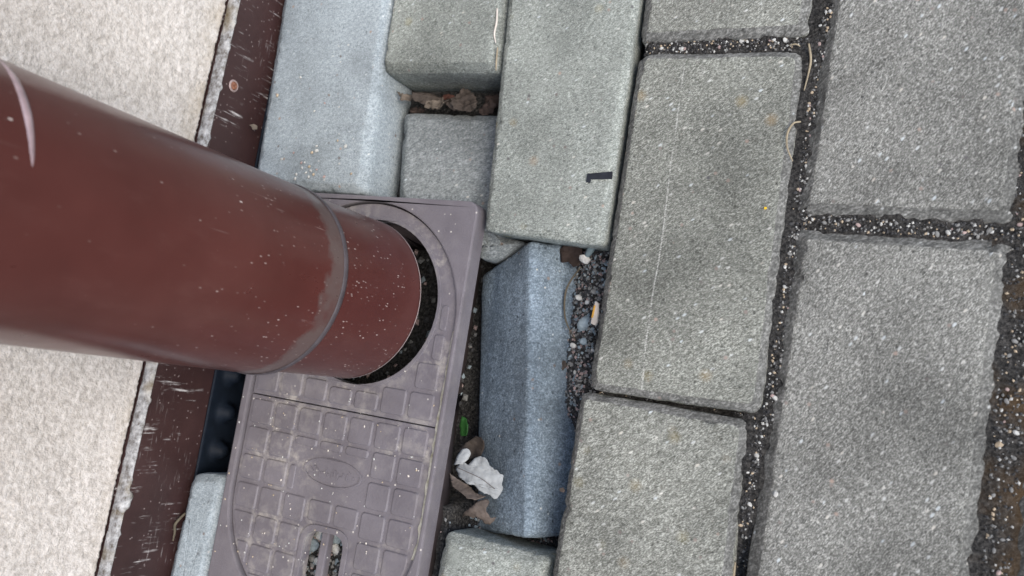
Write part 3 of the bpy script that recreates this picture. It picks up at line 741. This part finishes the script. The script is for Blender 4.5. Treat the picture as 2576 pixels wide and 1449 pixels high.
joint('small wet %s stone seen through the cover slot', 'stones under the cover slot', 36, lambda: (U(-.372, -.322), U(-.165, -.108)), ('g_blue', 'g_blue', 'g_white', 'g_grey', 'g_blue'), (.002, .0046))

def grit(name, spots, mats, label, seed, par=None):
    """uncountable fine grains: one mesh"""
    random.seed(seed); V, F, MI = [], [], []
    oct_ = [(1, 0, 0), (0, 1, 0), (-1, 0, 0), (0, -1, 0), (0, 0, .8), (0, 0, -.8)]; of = [(0, 1, 4), (1, 2, 4), (2, 3, 4), (3, 0, 4), (1, 0, 5), (2, 1, 5), (3, 2, 5), (0, 3, 5)]
    for x, y, z, r in spots:
        b = len(V); a = U(0, 6.3); c, s = math.cos(a), math.sin(a); sx = U(.7, 1.5)
        for p in oct_:
            px, py, pz = p[0]*r*sx*U(.8, 1.2), p[1]*r*U(.8, 1.2), p[2]*r*U(.8, 1.2); V.append((x+px*c-py*s, y+px*s+py*c, z+pz))
        mi = random.randrange(len(mats))
        for f in of: F.append(tuple(b+i for i in f)); MI.append(mi)
    o = mesh(name, V, F, mats, None, False); o.data.polygons.foreach_set('material_index', MI)
    return tag(o, label, 'gravel', None, 'stuff')
random.seed(8); sp = []
def add(n, fx, r=(.0003, .0009)):
    for _ in range(n):
        x, y = fx(); q = U(*r); sp.append((x, y, ground_z(x, y)+q*.4, q))
add(900, j34); add(400, lambda: (U(-.176, -.078), .2163+U(-.0042, .0042))); add(400, lambda: (U(-.07, .032), .1128+U(-.0042, .0042)))
add(900, lambda: (.0378+U(-.0065, .0065), U(-.12, .2))); add(300, lambda: (-.1793+U(-.0012, .0012), U(0, .25))); add(160, lambda: (U(-.18, -.08), .003+U(-.001, .001)))
add(260, lambda: (-.371+U(-.002, .002), U(.11, .26)))
grit('joint_grit', sp, ['g_white', 'g_grey', 'g_dark', 'g_dark', 'g_dark', 'g_tan', 'g_dark', 'g_grey', 'g_dark'], 'fine pale and dark grit filling the paving joints', 5)
sp = []
add(2600, lambda: (U(-.222, -.180), U(-.03, .092)), (.0004, .0014)); add(700, lambda: (U(-.272, -.18), U(-.1, .1)), (.0005, .0014)); add(500, lambda: (U(-.262, -.183), U(-.102, -.085)), (.0005, .0014))
add(900, lambda: (U(-.373, -.32), U(-.166, -.107)), (.0006, .0018)); add(300, lambda: (U(-.40, -.29), U(-.02, .1)), (.001, .003))
add(300, lambda: (U(-.47, -.437), U(-.095, .11)), (.0006, .002))
grit('loose_gravel', sp, ['g_blue', 'g_grey', 'g_dark', 'g_dark', 'g_grey', 'g_pink', 'g_dark'], 'dark loose gravel and soil in the hole round the fallen block', 6)
random.seed(31); sp = []
for _ in range(110): sp.append((U(-.425, -.275), U(-.155, -.02), -.0004, U(.0003, .0008)))
for k in range(26): sp.append((-.404+U(-.018, .01), -.045+U(-.012, .012), -.0010, U(.0002, .0006)))
for k in range(8): sp.append((-.4315+U(-.001, .001), -.02-.018*k, .0017, U(.0004, .0009)))
grit('cover_crumbs', sp, ['g_white', 'plastic_white', 'g_tan'], 'pale crumbs scattered over the drain cover pads', 7)
# crumbs on the pale block: few enough to count
random.seed(17)
for x, y in [(-.424, .1225), (-.4235, .126), (-.411, .129), (-.409, .144), (-.456, .186), (-.440, .137), (-.410, .180), (-.418, .135), (-.413, .132), (-.415, .1275), (-.408, .1265), (-.4195, .131), (-.412, .1245), (-.406, .130), (-.421, .1345), (-.392, .152), (-.384, .148), (-.410, .1475), (-.413, .1425), (-.430, .142), (-.398, .125), (-.375+.0, .128), (-.437, .20), (-.418, .174)]:
    r = U(.0006, .0012); kk = random.choice(('g_white', 'g_tan', 'g_white', 'g_pink')); pebble(x, y, .0004+r*.3, r, kk, 'tiny %s crumb lying on the block against the plinth board' % CN[kk], 'crumbs on the pale block', 'crumb')
# flakes, straws, strips
def chip(name, outline, z0, th, mat, label, cat, parent=None, tilt=(0, 0)):
    P = [(x*1e-4, y*1e-4) for x, y in outline]; cx = sum(p[0] for p in P)/len(P); cy = sum(p[1] for p in P)/len(P)
    o = flat_shape(name, ccw([(p[0]-cx, p[1]-cy) for p in P]), [], 0, th, mat, None, loc=(cx, cy, z0)); o.rotation_euler = (*tilt, 0)
    if label: tag(o, label, cat)
    return o
chip('black_strip', [(-1975, 1342), (-1815, 1362), (-1812, 1316), (-1948, 1308), (-1950, 1286), (-1975, 1290)], .0001, .0009, 'rubber', 'short hooked black rubber strip on a grey-green block', 'strip')
chip('paint_flake', [(-895, 1188), (-882, 1190), (-880, 1178), (-893, 1175)], .0004, .0005, 'yellow', 'tiny yellow flake on the scratched block', 'flake')
p = chip('plastic_scrap', [(-1835, 577), (-1813, 564), (-1798, 449), (-1812, 429), (-1848, 439), (-1845, 517)], -.0100, .0012, 'plastic_white', 'white and orange plastic scrap jammed against the scratched block', 'scrap', tilt=(0, R(-25)))
q = chip('orange_print', [(-1838, 545), (-1826, 545), (-1832, 470), (-1845, 470)], .0013, .0003, 'plastic_orange', None, None); q.parent = p; q.location = Vector((-.0013, .0016, .0012))
chip('wood_chip', [(-4735, 1610), (-4700, 1622), (-4672, 1612), (-4670, 1585), (-4700, 1578), (-4715, 1600)], .0035, .0012, 'leaf_tan', 'pale wood chip between plinth board and pale block', 'chip', tilt=(0, R(20)))
chip('leaf_scrap', [(-1880, -560), (-1850, -548), (-1832, -560), (-1840, -575), (-1870, -575)], -.0050, .0006, 'leaf_edge', 'pinkish scrap stuck in the edge joint near the fallen block', 'scrap', tilt=(0, R(-30)))
def straw(pts, r, mat, label, name='straw', cat='straw'):
    return tag(tube(name, smooth_path(pts), r, mat, None, 6, lambda t: .5+.6*math.sin(math.pi*min(1, t*.8+.2))), label, cat)
straw([(-.0760, .1690, -.0010), (-.0795, .1670, .0015), (-.0818, .1610, .0020), (-.0810, .1530, .0016), (-.0775, .1460, -.0005)], .00055, 'straw', 'curved dry straw arching out of the long joint')
straw([(-.0765, .2140, .0010), (-.0748, .2060, -.0020), (-.0752, .1980, -.0024), (-.0765, .1880, -.0030)], .0006, 'straw', 'pale dry stalk lying where two joints meet')
straw([(-.0875, .2150, -.0030), (-.0840, .2152, -.0020), (-.0815, .2140, -.0024)], .0005, 'straw', 'short bent straw in the joint above the scratched block')
straw([(-.2023, .0799, -.0235), (-.2078, .0728, -.0255), (-.2120, .0654, -.0285), (-.2123, .0560, -.0295), (-.2098, .0470, -.0285), (-.2049, .0398, -.0265), (-.1991, .0340, -.0240)], .0006, 'root', 'thin dark root looping over the gravel strip', 'root', 'root')
straw([(-.1930, .0960, -.0170), (-.1960, .0905, -.0190), (-.1988, .0860, -.0210)], .0024, 'pvc', 'grey-green twig stub poking from under a block', 'twig', 'twig')
straw([(-.2800, .246, .0004), (-.2785, .236, .0008), (-.2790, .228, .0004), (-.2775, .222, -.0010)], .0007, 'plastic_white', 'curled white fibre in the joint beside the lichen-spotted block', 'fibre', 'fibre')
straw([(-.2758, .219, -.0014), (-.2750, .210, -.0012), (-.2745, .203, -.0020)], .0006, 'straw', 'thin brown straw in the joint beside the lichen-spotted block')
straw([(-.0830, -.0750, -.0090), (-.0826, -.0900, -.0080), (-.0836, -.1040, -.0085)], .0007, 'straw', 'thin straight stalk down in the open dark joint')
straw([(-.4705, -.128, -.0040), (-.4735, -.136, .0006), (-.4742, -.142, -.0010), (-.4725, -.148, .0008)], .0010, 'root', 'brown rootlet between plinth board and narrow cut block', 'root', 'root')
